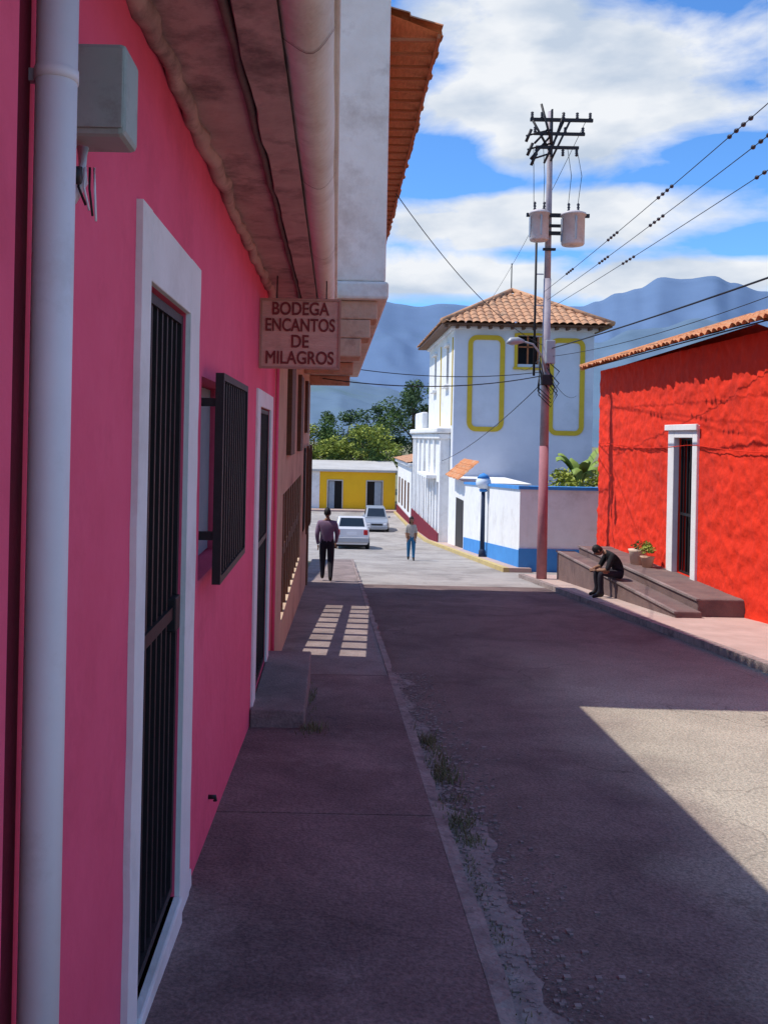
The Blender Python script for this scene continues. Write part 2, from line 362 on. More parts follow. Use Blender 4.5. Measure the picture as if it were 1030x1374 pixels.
# ---------------------------------------------------------------- balcony house (left, beyond)
bh=empty('overhanging_white_house')
XB=-.60
wall('ground_floor_wall','x',XB,-.13,9.36,20.8,-2.2,3.2,[(10.5,16.2,-.45,1.05)],cream,bh)
bl=[]
y=10.5
while y<16.2:
    bl.append((XB-.11,XB-.02,y,y+.16,-.45,1.05)); y+=.62
bl.append((XB-.10,XB-.03,10.5,16.2,.22,.36))
boxes('added_sun_slats',bl,wood,bh)
box('upper_storey',-1.6,.465,9.42,20.7,3.2,5.75,whited,bh,bevel=.02)
box('front_parapet_wall',-1.6,.47,8.95,9.41,3.305,6.7,whited,bh,bevel=.02)
box('floor_band',-.6,.50,8.91,20.7,3.12,3.30,whited,bh,bevel=.03)
for i,(w,z) in enumerate([(.40,2.93),(.33,2.74),(.24,2.55)]):
    box('stepped_corbel',-.6,w,9.0,9.5,z,z+.187,brick,bh,bevel=.015)
for yc in (13,16.5,20.2):
    box('corbel',-.6,.3,yc,yc+.3,2.9,3.11,brick,bh,bevel=.015)
tile_roof('tile_roof',(1.0,9.0,5.86),(0,1,0),(-1,0,.36),12.0,1.6,tile,bh)
tile_roof('tile_roof_back',(-2.0,9.0,5.86),(0,1,0),(1,0,.36),12.0,1.6,tile,bh)
mesh('roof_boards',[(.97,9.0,5.82),(.97,21.0,5.82),(-.5,21.0,6.36),(-.5,9.0,6.36)],[(0,1,2,3)],under,bh)
mesh('roof_boards_back',[(-1.97,9.0,5.82),(-1.97,21.0,5.82),(-.5,21.0,6.36),(-.5,9.0,6.36)],[(0,1,2,3)],under,bh)
rf=[]
y=9.1
while y<21: rf.append((.475,.94,y,y+.035,5.785,5.815)); y+=.33
boxes('tile_battens',rf,ubat,bh)
box('eave_edge_board',.945,.975,9.0,21,5.77,5.815,ubat,bh)
boxes('gable_fill',[(-1.5,.4,9.5,20.6,5.75,6.0)],whited,bh)
for yc in (17.2,18.9):
    box('window_recess',XB+.001,XB+.02,yc,yc+.8,-.1,1.5,dark,bh)
    grille('window_grille',yc-.05,yc+.85,-.15,1.55,XB+.08,6,bh,mat=wood)
box('door_leaf',XB,XB+.03,19.9,20.6,-1.6,.7,wood,bh)
boxes('upper_shutters',[(XB,XB+.06,11,12,1.5,2.7),(XB,XB+.06,14,15,1.5,2.7),(XB,XB+.06,17.2,18.2,1.8,2.8)],wood,bh)
ch=empty('cream_house')
box('walls',-8,-2.9,20.9,30,-3,1.6,cream,ch,bevel=.02)
box('cornice',-8,-2.75,20.86,30.1,1.6,1.75,whited,ch,bevel=.03)
for yc in (22,24.5,27):
    box('window',-2.9,-2.87,yc,yc+.9,-1.0,.6,dark,ch); grille('window_grille',yc-.05,yc+.95,-1.05,.65,-2.8,6,ch,mat=wood)
tile_roof('tile_roof',(-2.6,20.9,1.78),(0,1,0),(-1,0,.3),9.2,3.2,tilel,ch,pitch=.3)

# ---------------------------------------------------------------- yellow house
yh=empty('yellow_house')
YY=78
flatroof=M('pale_flat_roof',(.55,.53,.50),(.40,.38,.35),.6,.9,.2,5)
wall('front_wall','y',YY,.4,-7,5.3,-5,-1.35,[(-.55,.65,-4.6,-2.15),(2.85,4.15,-4.6,-2.15),(-3.6,-2.6,-3.9,-2.2)],yellow,yh)
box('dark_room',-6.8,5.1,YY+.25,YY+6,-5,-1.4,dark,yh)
box('white_parapet_band',-7.2,5.5,YY-.35,YY+.3,-1.35,-1.12,flatroof,yh,bevel=.05)
mesh('roof_deck',[(-7.2,YY+.31,-1.12),(5.5,YY+.31,-1.12),(5.5,YY+7,-.55),(-7.2,YY+7,-.55)],[(0,1,2,3)],flatroof,yh)
fr=[]
for a,b in ((-.55,.65),(2.85,4.15)):
    fr+= [(a-.10,a,YY-.04,YY,-4.7,-2.05),(b,b+.10,YY-.04,YY,-4.7,-2.05),(a,b,YY-.04,YY,-2.15,-2.05)]
boxes('door_frames',fr,flatroof,yh)
boxes('door_leaves',[(-.5,.0,YY+.1,YY+.16,-4.6,-2.2),(3.5,4.1,YY+.1,YY+.16,-4.6,-2.2)],shut,yh)
box('white_pilaster',-2.0,-1.3,YY-.06,YY-.002,-5,-1.36,white,yh)
strip('sidewalk.002',-14,8,76.0,YY,.05,side_r,None,thick=.3)

# ---------------------------------------------------------------- tower house
th=empty('tower_house')
TX0,TX1,TY0,TY1=5.9,12.9,45.0,57.0
TZ=7.25
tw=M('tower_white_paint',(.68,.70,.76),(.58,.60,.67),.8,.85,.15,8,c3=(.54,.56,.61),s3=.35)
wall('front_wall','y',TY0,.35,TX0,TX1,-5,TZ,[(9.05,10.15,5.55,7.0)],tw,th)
wall('street_wall','x',TX0,.35,TY0+.35,TY1,-5,TZ,[(47.2,48.2,4.6,6.6),(53,54,4.6,6.6)],white,th)
box('rear_wall',TX0+.35,TX1,TY1-.35,TY1,-5,TZ,white,th); box('side_wall',TX1-.35,TX1,TY0+.35,TY1-.35,-5,TZ,white,th)
box('dark_core',TX0+.5,TX1-.5,TY0+.5,TY1-.5,-5,TZ-.3,dark,th)
box('eave_cornice',TX0-.18,TX1+.18,TY0-.18,TY1+.18,TZ,TZ+.22,tw,th,bevel=.06)
def rrect(name,cx,cz,w,h,r,y,mat,parent,band=.24):
    V=[];F=[];pts=[]
    for (sx,sz,a0) in ((1,1,0),(-1,1,90),(-1,-1,180),(1,-1,270)):
        for k in range(6):
            a=R(a0+k*18); pts.append(((sx*(w/2-r),sz*(h/2-r)),(math.cos(a),math.sin(a))))
    m=len(pts)
    for (c,d) in pts:
        for rr in (r,r-band):
            for yo in (0,-.05): V.append((cx+c[0]+d[0]*rr,y+yo,cz+c[1]+d[1]*rr))
    for i in range(m):
        a=i*4;b=((i+1)%m)*4
        F+= [(a+1,b+1,b+3,a+3),(a,b,b+1,a+1),(a+2,a+3,b+3,b+2)]
    return mesh(name,V,F,mat,parent)
rrect('yellow_moulding_left',7.5,4.55,1.85,4.85,.45,TY0-.002,ytrim,th)
rrect('yellow_moulding_right',11.55,4.45,1.8,4.9,.45,TY0-.002,ytrim,th)
boxes('window_surround',[(8.9,9.05,TY0-.08,TY0,5.4,7.1),(10.15,10.3,TY0-.08,TY0,5.4,7.1),(9.05,10.15,TY0-.08,TY0,7.0,7.12),(8.85,10.35,TY0-.12,TY0,5.28,5.4)],ytrim,th)
boxes('window_sashes',[(9.56,9.64,TY0+.12,TY0+.18,5.55,7.0),(9.05,10.15,TY0+.12,TY0+.18,6.4,6.46),(9.05,9.12,TY0+.12,TY0+.18,5.55,7.0),(10.08,10.15,TY0+.12,TY0+.18,5.55,7.0)],ubat,th)
boxes('side_yellow_trim',[(TX0-.04,TX0,a,a+.2,2.4,6.9) for a in (45.5,50.5)],ytrim,th)
boxes('side_window_sills',[(TX0-.25,TX0,a-.2,a+1.2,4.4,4.6) for a in (47.2,53)]+[(TX0-.2,TX0,a-.2,a+1.2,6.6,6.75) for a in (47.2,53)],white,th,bevel=.04)
ox0,ox1,oy0,oy1=TX0-.75,TX1+.75,TY0-.75,TY1+.75; W=ox1-ox0; D=oy1-oy0; ez=TZ+.24; hh=2.25
half=W/2; sl=math.hypot(half,hh)
tile_roof('hip_roof_front',(ox0,oy0,ez),(1,0,0),(0,half,hh),W,sl,tilel,th,pitch=.38,course=.5,amp=.09,clip=lambda s,t:(t/sl*half)<=min(s,W-s)+.1)
tile_roof('hip_roof_back',(ox0,oy1,ez),(1,0,0),(0,-half,hh),W,sl,tilel,th,pitch=.38,course=.5,amp=.09,clip=lambda s,t:(t/sl*half)<=min(s,W-s)+.1)
tile_roof('hip_roof_left',(ox0,oy0,ez),(0,1,0),(half,0,hh),D,sl,tilel,th,pitch=.38,course=.5,amp=.09,clip=lambda s,t:(t/sl*half)<=min(s,D-s)+.1)
tile_roof('hip_roof_right',(ox1,oy0,ez),(0,1,0),(-half,0,hh),D,sl,tilel,th,pitch=.38,course=.5,amp=.09,clip=lambda s,t:(t/sl*half)<=min(s,D-s)+.1)
mx=(ox0+ox1)/2
for a,b in (((ox0,oy0,ez+.08),(mx,oy0+half,ez+hh+.1)),((ox1,oy0,ez+.08),(mx,oy0+half,ez+hh+.1)),((mx,oy0+half,ez+hh+.1),(mx,oy1-half,ez+hh+.1))):
    tube('hip_ridge',[a,b],.13,tilel,th)
box('eave_boards',ox0+.05,ox1-.05,oy0+.05,oy1-.05,ez-.1,ez-.01,wood,th)
rt=[]
x=ox0+.2
while x<ox1-.2: rt.append((x,x+.12,oy0+.1,oy0+.55,ez-.24,ez-.105)); x+=.55
boxes('eave_rafters',rt,wood,th)
tube('lightning_rod',[(mx,oy0+half+.2,ez+hh),(mx,oy0+half+.2,ez+hh+1.6)],.03,cable,th,n=6)
wall('arcade_wall','x',5.5,.38,46,62,-5,2.0,[(a,a+1.1,-3.6,-.6) for a in (47.3,50.1,52.9,55.7,58.5)],white,th)
boxes('pilasters',[(5.38,5.5,a,a+.4,-4.4,1.9) for a in (46,49,51.8,54.6,57.4,60.2,61.6)],white,th,bevel=.02)
box('lower_cornice',5.15,5.92,45.8,62.2,2.0,2.3,white,th,bevel=.08)
box('lower_cornice_drip',5.3,5.92,45.9,62.1,1.7,1.98,white,th,bevel=.05)
boxes('balcony',[(4.95,5.5,48.5,53.5,-.45,-.25)],white,th,bevel=.03)
boxes('parapet',[(5.5,5.9,57.3,61.9,2.3,3.4)],white,th,bevel=.08)
box('maroon_plinth',5.33,5.378,46,62,-5,-3.15,maroon,th)
box('rear_range',5.9,12,57.1,62,-5,2.0,white,th)
box('gate_wall',5.72,8.5,38.6,44.9,-4.2,-.15,white,th,bevel=.02)
box('gate_door',5.69,5.719,39.6,41.9,-3.7,-1.0,iron,th)
tile_roof('gate_tile_cap',(5.3,38.4,-.05),(0,1,0),(1,0,.9),4.2,1.3,tile,th,pitch=.3,course=.3,amp=.08)
wh=empty('white_row_house')
box('walls',5.35,12,62.4,76,-5,-.3,white,wh)
box('cornice',5.1,12,62.35,76.1,-.3,-.05,white,wh,bevel=.05)
tile_roof('tile_roof',(4.95,62.4,-.02),(0,1,0),(1,0,.2),13.8,3,tilel,wh,pitch=.4)
boxes('windows',[(5.31,5.349,a,a+1.1,-3.6,-1.5) for a in (64,67,70,73)],wood,wh)
box('plinth',5.28,5.305,62.4,76,-5,-3.9,maroon,wh)

lw=empty('white_blue_wall')
def slopewall(name,x0,x1,y0,y1,zb,zt,mat):
    V=[]
    for y in (y0,y1):
        for x in (x0,x1): V+=[(x,y,zb(y)),(x,y,zt(y))]
    F=[(0,1,3,2),(4,6,7,5),(0,4,5,1),(2,3,7,6),(1,5,7,3),(0,2,6,4)]
    return mesh(name,V,F,mat,lw)
top=lambda y:.25-(y-27)*.040
slopewall('street_side',5.6,5.85,27.0,38.5,lambda y:G(y)-1,top,white)
slopewall('street_side_plinth',5.575,5.598,26.98,38.5,lambda y:G(y)-.5,lambda y:G(y)+.55,bluep)
slopewall('street_side_coping',5.55,5.90,26.95,38.5,lambda y:top(y)+.002,lambda y:top(y)+.10,bluep)
box('front_side',5.852,16,27.002,27.25,-4,.25,white,lw)
box('front_side_plinth',5.575,16,26.955,26.978,-4,G(27)+.6,bluep,lw)
box('front_side_coping',5.902,16,26.95,27.3,.252,.35,bluep,lw)
bg=empty('grey_house')
box('walls',12.5,24,28.5,36,-4,2.2,M('grey_wall',(.2,.18,.17),(.12,.11,.1)),bg)
tile_roof('tile_roof',(12.2,28.2,2.25),(1,0,0),(0,1,.4),12,4,tilel,bg,pitch=.35)

# ---------------------------------------------------------------- red house
rh=empty('red_house')
RX=7.0
def stucco_wall():
    V=[];F=[];ny=420;nz=130;ops=(17.45,18.4,-.90,1.85)
    for j in range(nz+1):
        for i in range(ny+1):
            y=6+17.8*i/ny;z=-2.4+6.02*j/nz
            d=noise.fractal(Vector((y*4.2,z*4.2,5)),.8,2,5)*.030+noise.noise(Vector((y*.7,z*.7,9)))*.03
            if abs(y-17.93)<.9 and z<2.3: d*=.15
            V.append((RX+d,y,z))
    for j in range(nz):
        for i in range(ny):
            y=6+17.8*(i+.5)/ny;z=-2.4+6.02*(j+.5)/nz
            if ops[0]<y<ops[1] and ops[2]<z<ops[3]: continue
            a=j*(ny+1)+i;F.append((a,a+1,a+ny+2,a+ny+1))
    mesh('front_stucco',V,F,red,rh,smooth=True)
stucco_wall()
wall('front_wall','x',RX+.07,.30,6,23.78,-2.6,3.60,[(17.45,18.4,-.90,1.85)],red,rh)
box('end_wall',RX+.02,15,23.5,23.79,-3,3.6,red,rh)
mesh('gable',[(RX+.05,23.7,3.6),(15.2,23.7,3.6),(11.1,23.7,4.95)],[(0,1,2)],red,rh)
box('near_end_wall',RX+.372,15,6,6.3,-2,3.6,red,rh); box('back_wall',15,15.3,6,23.8,-3,3.6,red,rh)
box('ceiling',RX+.372,15,6.4,23.4,3.4,3.6,wood,rh)
tile_roof('tile_roof',(6.55,5.6,3.66),(0,1,0),(1,0,.335),18.5,4.9,tile,rh,pitch=.24,amp=.065)
tile_roof('tile_roof_back',(15.7,5.6,3.66),(0,1,0),(-1,0,.335),18.5,4.9,tile,rh,pitch=.24,amp=.065)
mesh('eave_boards',[(6.60,5.7,3.652),(6.60,24.0,3.652),(7.4,24.0,3.91),(7.4,5.7,3.91)],[(0,1,2,3)],tile,rh)
tube('verge_tiles',[(6.55,24.05,3.72),(11.1,24.05,5.2)],.09,tile,rh)
boxes('door_surround',[(RX-.05,RX+.07,17.22,17.45,-.95,2.1),(RX-.05,RX+.07,18.4,18.72,-.95,2.1),(RX-.05,RX+.07,17.45,18.4,1.85,2.1)],white,rh,bevel=.012)
box('door_surround_top_lip',RX-.10,RX-.051,17.15,18.8,2.0,2.12,white,rh,bevel=.01)
boxes('door_panel',[(RX+.25,RX+.29,17.45,18.4,-.95,1.85)],dark,rh)
grille('door_grille',17.46,18.39,-.89,1.84,RX+.12,5,rh,mid=.3)
boxes('entrance_steps',[(6.20,RX+.05,15.2,22.6,-2.4,-.90),(5.75,6.198,15.0,23.0,-2.4,-1.08)],darkstep,rh,bevel=.02)
boxes('step_nosing',[(6.17,6.24,15.18,22.62,-.93,-.895),(5.72,5.79,14.98,23.02,-1.11,-1.075)],stepc,rh)
pts=[(RX-.05,y,1.72-.10*abs(math.sin((y-6)*.55))) for y in [6+i*.45 for i in range(40)]]
tube('wall_cable',pts,.008,red,rh,n=6)
box('wall_lamp_box',RX-.16,RX,13.75,13.95,2.25,2.36,dark,rh,bevel=.02)

# ---------------------------------------------------------------- plants
def leaves(name,clumps,n,size,mat,parent,flat=.5):
    V=[];F=[]
    for (c,r) in clumps:
        for i in range(n):
            d=Vector((random.gauss(0,1),random.gauss(0,1),random.gauss(0,1))).normalized()*r*random.random()**.45
            d.z*=.75; p=Vector(c)+d
            a=Vector((random.gauss(0,1),random.gauss(0,1),random.gauss(0,flat))).normalized()
            b=a.cross(Vector((random.gauss(0,1),random.gauss(0,1),random.gauss(0,1)))).normalized()
            s=size*random.uniform(.6,1.3); k=len(V)
            V+=[p-a*s,p+b*s*.4,p+a*s,p-b*s*.4]; F.append((k,k+1,k+2,k+3))
    return mesh(name,V,F,mat,parent,recalc=False)
def tree(name,x,y,zb,h,r,mat,mat2,seed):
    random.seed(seed); t=empty(name)
    tube('trunk',[(x,y,zb-.3),(x+.1,y,zb+h*.25),(x-.1,y+.1,zb+h*.5),(x,y,zb+h*.75)],[.3,.24,.17,.07],bark,t,n=8)
    c1=[];c2=[]
    for i in range(30):
        a=random.uniform(0,6.28); rr=r*random.uniform(.25,1); zz=zb+h*random.uniform(.36,.93)
        k=1-abs((zz-zb)/h-.62)*1.3
        p=(x+rr*math.cos(a)*k,y+rr*math.sin(a)*k,zz)
        if i<9: tube('limb',[(x,y,zb+h*.35+i*.03*h),((x+p[0])/2,(y+p[1])/2,(zb+h*.45+p[2])/2),p],[.1,.07,.03],bark,t,n=6)
        (c1 if i%2 else c2).append((p,r*random.uniform(.2,.38)))
    leaves('crown_leaves',c1,210,.18,mat,t); leaves('crown_leaves_alt',c2,210,.18,mat2,t)  # every other clump takes the second leaf colour
tree('tree',2.6,88,-4.6,7.6,4.2,leafy,leaf,1)
tree('tree',-2.2,94,-4.6,7.9,3.8,leaf,leafy,2)
tree('tree',8.6,98,-4.6,13.0,4.0,leafd,leaf,3)
tree('tree',5.0,104,-4.6,10.4,3.8,leaf,leafd,5)
tree('tree',-6.5,92,-4.6,9,4,leafd,leaf,6)
tree('tree',1.0,110,-4.6,9.6,4.2,leafd,leaf,8)
bp_=empty('banana_plant')
random.seed(11)
bx,by=7.75,28.3; bz=G(28.3)
tube('stem',[(bx,by,bz),(bx+.05,by,bz+2.9)],[.14,.07],leafy,bp_)
V=[];F=[]
for i in range(11):
    a=i*2.4; L=random.uniform(1.0,1.5); k=len(V); m=9; rise=random.uniform(.9,1.5)
    for j in range(m+1):
        t=j/m; rad=.1+L*t*.5; z=bz+2.75+L*rise*t-1.1*L*t*t*.7; w=.17*math.sin(math.pi*(t*.9+.06))
        px,py=bx+rad*math.cos(a),by+rad*math.sin(a)
        V+=[(px-w*math.sin(a),py+w*math.cos(a),z-.05),(px,py,z+.03),(px+w*math.sin(a),py-w*math.cos(a),z-.05)]
    for j in range(m):
        q=k+j*3; F+=[(q,q+1,q+4,q+3),(q+1,q+2,q+5,q+4)]
mesh('leaves',V,F,M('banana_leaf',(.26,.34,.06),(.14,.22,.04),3,.6,0),bp_,recalc=False,smooth=True)
sh=empty('yellow_green_shrub')
tube('stem',[(8.1,29.8,-2.4),(8.1,29.8,-.3)],.05,bark,sh)
leaves('shrub_leaves',[((8.1+random.uniform(-.9,1.1),29.8+random.uniform(-.7,.7),random.uniform(-.3,.75)),.40) for _ in range(22)],120,.09,leafy,sh)
random.seed(21)
V=[];F=[]
def blades(cx,cy,rx,ry,n,h):
    for i in range(n):
        x=cx+random.gauss(0,rx);y=cy+random.gauss(0,ry);a=random.uniform(0,6.28);hh=h*random.uniform(.3,1.2)
        zz=(G(y)-.1 if x>.68 else G(y)-.01)
        dx,dy=math.cos(a),math.sin(a);w=.003;k=len(V);b=random.uniform(.3,1.1)*hh
        V.extend([(x-dy*w,y+dx*w,zz),(x+dy*w,y-dx*w,zz),(x+dx*b*.4+dy*w*.7,y+dy*b*.4-dx*w*.7,zz+hh*.6),(x+dx*b*.4-dy*w*.7,y+dy*b*.4+dx*w*.7,zz+hh*.6),(x+dx*b,y+dy*b,zz+hh)])
        F.extend([(k,k+1,k+2,k+3),(k+3,k+2,k+4)])
for i in range(34):
    y=random.uniform(4.9,7.1); blades(.73+random.uniform(-.02,.12),y,.035,.06,random.randint(15,60),.035 if y<6.0 else .075)
for i in range(20): blades(.74,random.uniform(2.2,4.8),.03,.05,18,.025)
blades(-.14,7.0,.05,.08,170,.07); blades(-.17,8.2,.02,.3,120,.05)
mesh('grass',V,F,grassm,None,recalc=False)
V=[];F=[]
for i in range(3600):
    y=random.uniform(1.5,10); x=.70+abs(random.gauss(0,.19)); s=random.choice((.002,.003,.004,.006,.010))*random.uniform(.7,1.3)
    v,f=boxvf(x-s,x+s*random.uniform(.5,1.5),y-s,y+s*.8,G(y)-.10,G(y)-.10+s,base=len(V)); V+=v;F+=f
mesh('gravel',V,F,kerbc,None,recalc=False)

# ---------------------------------------------------------------- pole & wires
up=empty('utility_pole')
PX,PY=5.36,23.0; zb=G(23)
tube('pole_base',[(PX,PY,zb-.1),(PX,PY,1.6)],[.135,.115],polep,up,n=16)
tube('pole_shaft',[(PX,PY,1.6),(PX,PY,5.9)],[.113,.095],polec,up,n=16)
tube('pole_top',[(PX,PY,5.9),(PX,PY,10.2)],[.085,.065],polec,up,n=14)
tube('riser_conduit',[(PX-.30,PY,3.4),(PX-.30,PY,7.0)],.03,cable,up)
boxes('conduit_clamps',[(PX-.3,PX-.1,PY-.01,PY+.01,z,z+.03) for z in (3.6,4.4,5.2,6.0)],galv,up)
boxes('crossarms',[(PX-.55,PX+1.05,PY-.17,PY-.1,9.9,9.98),(PX-.45,PX+.85,PY-.17,PY-.1,9.55,9.62),(PX-.4,PX+.7,PY-.17,PY-.1,9.2,9.27),(PX-.6,PX+1.0,PY-.2,PY-.12,7.45,7.54)],iron,up)
boxes('crossarm_struts',[(PX-.02,PX+.02,PY-.19,PY-.1,9.0,10.2)],iron,up)
for a,b in (((PX-.5,PY-.2,9.9),(PX,PY-.1,9.1)),((PX+.45,PY-.2,9.9),(PX,PY-.1,8.9)),((PX-.3,PY-.25,10.3),(PX,PY-.2,9.3)),((PX-.45,PY-.25,9.3),(PX-.1,PY-.1,9.7)),((PX+.3,PY-.2,10.1),(PX+.02,PY-.1,9.2)),((PX-.55,PY-.25,8.9),(PX-.05,PY-.1,9.5)),((PX-.2,PY-.25,8.8),(PX+.3,PY-.1,9.9))): tube('strut',[a,b],.03,iron,up,n=6)
def insul(p,h=.16,r=.045,parent=up):
    pts=[];rs=[]
    for i in range(7):
        pts.append((p[0],p[1],p[2]+h*i/6)); rs.append(r if i%2 else r*.55)
    tube('insulator',pts,rs,porc,parent,n=8)
for x in (-.5,-.25,.3,.65,.98): insul((PX+x,PY-.13,9.98))
for x in (-.42,.35,.8): insul((PX+x,PY-.13,9.62),.14)
for x in (-.38,.3,.65): insul((PX+x,PY-.13,9.02),.17)
for (x,z) in ((-.62,9.0),(-.52,8.75),(-.66,9.35)):
    tube('fuse_cutout',[(PX+x,PY-.2,z),(PX+x+.12,PY-.25,z+.3)],.04,iron,up,n=8); tube('cutout_arm',[(PX+x,PY-.2,z+.15),(PX,PY-.1,z+.35)],.025,iron,up,n=6)
for x in (-.45,-.2,.42,.66): tube('drop_wire',[(PX+x,PY-.14,9.2),(PX+x*1.1+.05,PY-.2,8.5),(PX+x,PY-.3,7.7)],.008,cable,up,n=5)
tank=M('tank_paint',(.66,.62,.62),(.50,.43,.42),5,.5,.05,20,c3=(.40,.30,.27),s3=2)
def transformer(cx,cz,r=.3,h=.78):
    t=[(cx,PY-.32,cz-h),(cx,PY-.32,cz-h+.04),(cx,PY-.32,cz-.05),(cx,PY-.32,cz-.049),(cx,PY-.32,cz),(cx,PY-.32,cz+.06)]
    tube('transformer_tank',t,[r*.9,r,r,r*1.1,r*1.1,r*.6],tank,up,n=22)
    for dx in (-.12,.12): insul((cx+dx,PY-.32,cz+.05),.22,.04)
    boxes('radiator_fins',[(cx-r*1.02,cx-r*.98,PY-.4,PY-.24,cz-h+.1,cz-.12),(cx-.02,cx+.02,PY-.32-r*1.06,PY-.32-r*.95,cz-h+.1,cz-.12)],galv,up)
transformer(PX-.31,7.52,.24,.72); transformer(PX+.55,7.50,.29,.80)
boxes('transformer_bracket',[(PX-.2,PX+.3,PY-.2,PY-.09,7.0,7.08),(PX-.2,PX+.3,PY-.2,PY-.09,7.2,7.26),(PX-.16,PX+.16,PY-.17,PY-.09,6.6,6.66)],iron,up)
box('junction_box',PX-.16,PX+.12,PY-.28,PY-.13,3.15,3.42,iron,up,bevel=.02)
box('fuse_box',PX-.05,PX+.18,PY-.26,PY-.1,3.7,4.3,galv,up,bevel=.02)
random.seed(5)
for i in range(7):
    tube('service_loop',[(PX+random.uniform(-.1,.1),PY-.2,3.2+.1*i),(PX+random.uniform(.05,.3),PY-.3,2.9+.1*i),(PX+.1,PY-.2,2.6+.1*i),(PX-random.uniform(.05,.25),PY-.2,2.9+.1*i),(PX-.2,PY-.2,3.3+.1*i)],.014,cable,up,n=6)
ar=[(PX-.02,PY-.1,3.5),(PX-.15,PY-.2,3.9),(PX-.4,PY-.3,4.18),(PX-.75,PY-.4,4.25)]
tube('lamp_arm',ar,.025,galv,up)
tube('lamp_head',[(PX-.65,PY-.38,4.24),(PX-.8,PY-.42,4.25),(PX-1.0,PY-.47,4.22),(PX-1.1,PY-.5,4.18)],[.04,.09,.10,.03],galv,up,n=12)
pw=empty('power_lines')
def wire(a,b,sag=.2,r=.008,beads=(),n=16):
    a=Vector(a);b=Vector(b);P=[]
    for i in range(n+1):
        t=i/n;p=a.lerp(b,t);p.z-=sag*4*t*(1-t);P.append(p)
    tube('wire',P,r,cable,pw,n=5)
    for t in beads:
        for k in range(4):
            tt=t+k*.009;p=a.lerp(b,tt);p.z-=sag*4*tt*(1-tt)
            q=a.lerp(b,tt+.004);q.z-=sag*4*(tt+.004)*(1-tt-.004)
            tube('spacer',[p,(p+q)/2,q],[.012,.030,.012],porc,pw,n=8)
wire((PX-.1,PY-.1,5.55),(4.1,0,5.55),.12,.006,beads=(.12,.28,.41,.53))
wire((PX,PY-.1,5.35),(4.55,0,5.5),.12,.006,beads=(.22,.36,.53))
wire((PX+.1,PY-.1,5.15),(5.35,0,5.5),.1,.006,beads=(.25,.49))
wire((PX+.9,PY-.1,9.98),(9,60,9.5),.6)
wire((PX+.1,PY,4.1),(6.0,0,4.15),.15,.016)
wire((PX+.1,PY,3.9),(6.9,10,4.3),.25,.007)
wire((PX-.1,PY,3.4),(-.3,19.5,3.0),.22,.013)
wire((PX-.1,PY,4.2),(.9,14.5,5.7),.35,.008)
wire((PX-.1,PY,3.5),(.4,20.5,3.3),.15,.01)
wire((PX,PY,4.1),(9.2,44.8,5.3),.25,.01)
wire((PX,PY,3.6),(12,44.8,4),.35,.01)
wire((PX,PY,3.3),(5.6,60,0),.7,.012)

sl_=empty('street_lamp'); lx,ly=5.42,32.6; lz=G(ly)
dbi=M('dark_blue_iron',(.03,.05,.10),(.02,.03,.06))
tube('base',[(lx,ly,lz),(lx,ly,lz+.25),(lx,ly,lz+.32)],[.14,.12,.08],dbi,sl_,n=14)
tube('post',[(lx,ly,lz+.3),(lx,ly,lz+2.45)],[.085,.07],dbi,sl_,n=14)
tube('collar',[(lx,ly,lz+2.4),(lx,ly,lz+2.47),(lx,ly,lz+2.5)],[.12,.16,.12],bluep,sl_,n=14)
gp=[];gr=[]
for i in range(11):
    t=math.pi*i/10; gp.append((lx,ly,lz+2.74-.26*math.cos(t))); gr.append(max(.01,.28*math.sin(t)))
tube('globe',gp,gr,M('opal_glass',(.75,.82,.88),(.7,.78,.85),1,.25,0),sl_,n=20)
tube('cap',[(lx,ly,lz+2.9),(lx,ly,lz+3.02),(lx,ly,lz+3.08)],[.24,.14,.02],bluep,sl_,n=18)

pt=empty('potted_plant')
tube('pot',[(6.65,18.95,-.90),(6.65,18.95,-.70),(6.65,18.95,-.67)],[.10,.14,.16],M('pale_clay',(.66,.42,.30),(.55,.34,.24)),pt,n=16)
leaves('leaves',[((6.65,18.95,-.52),.17),((6.6,18.8,-.47),.12),((6.7,19.1,-.45),.12)],60,.05,leafy,pt)
pt2=empty('potted_plant')
tube('pot',[(6.60,19.4,-.90),(6.60,19.4,-.62),(6.60,19.4,-.58)],[.15,.19,.21],M('pale_plaster_pot',(.72,.56,.44),(.62,.46,.36)),pt2,n=16)
leaves('leaves',[((6.60,19.4,-.50),.14)],50,.045,leaf,pt2)

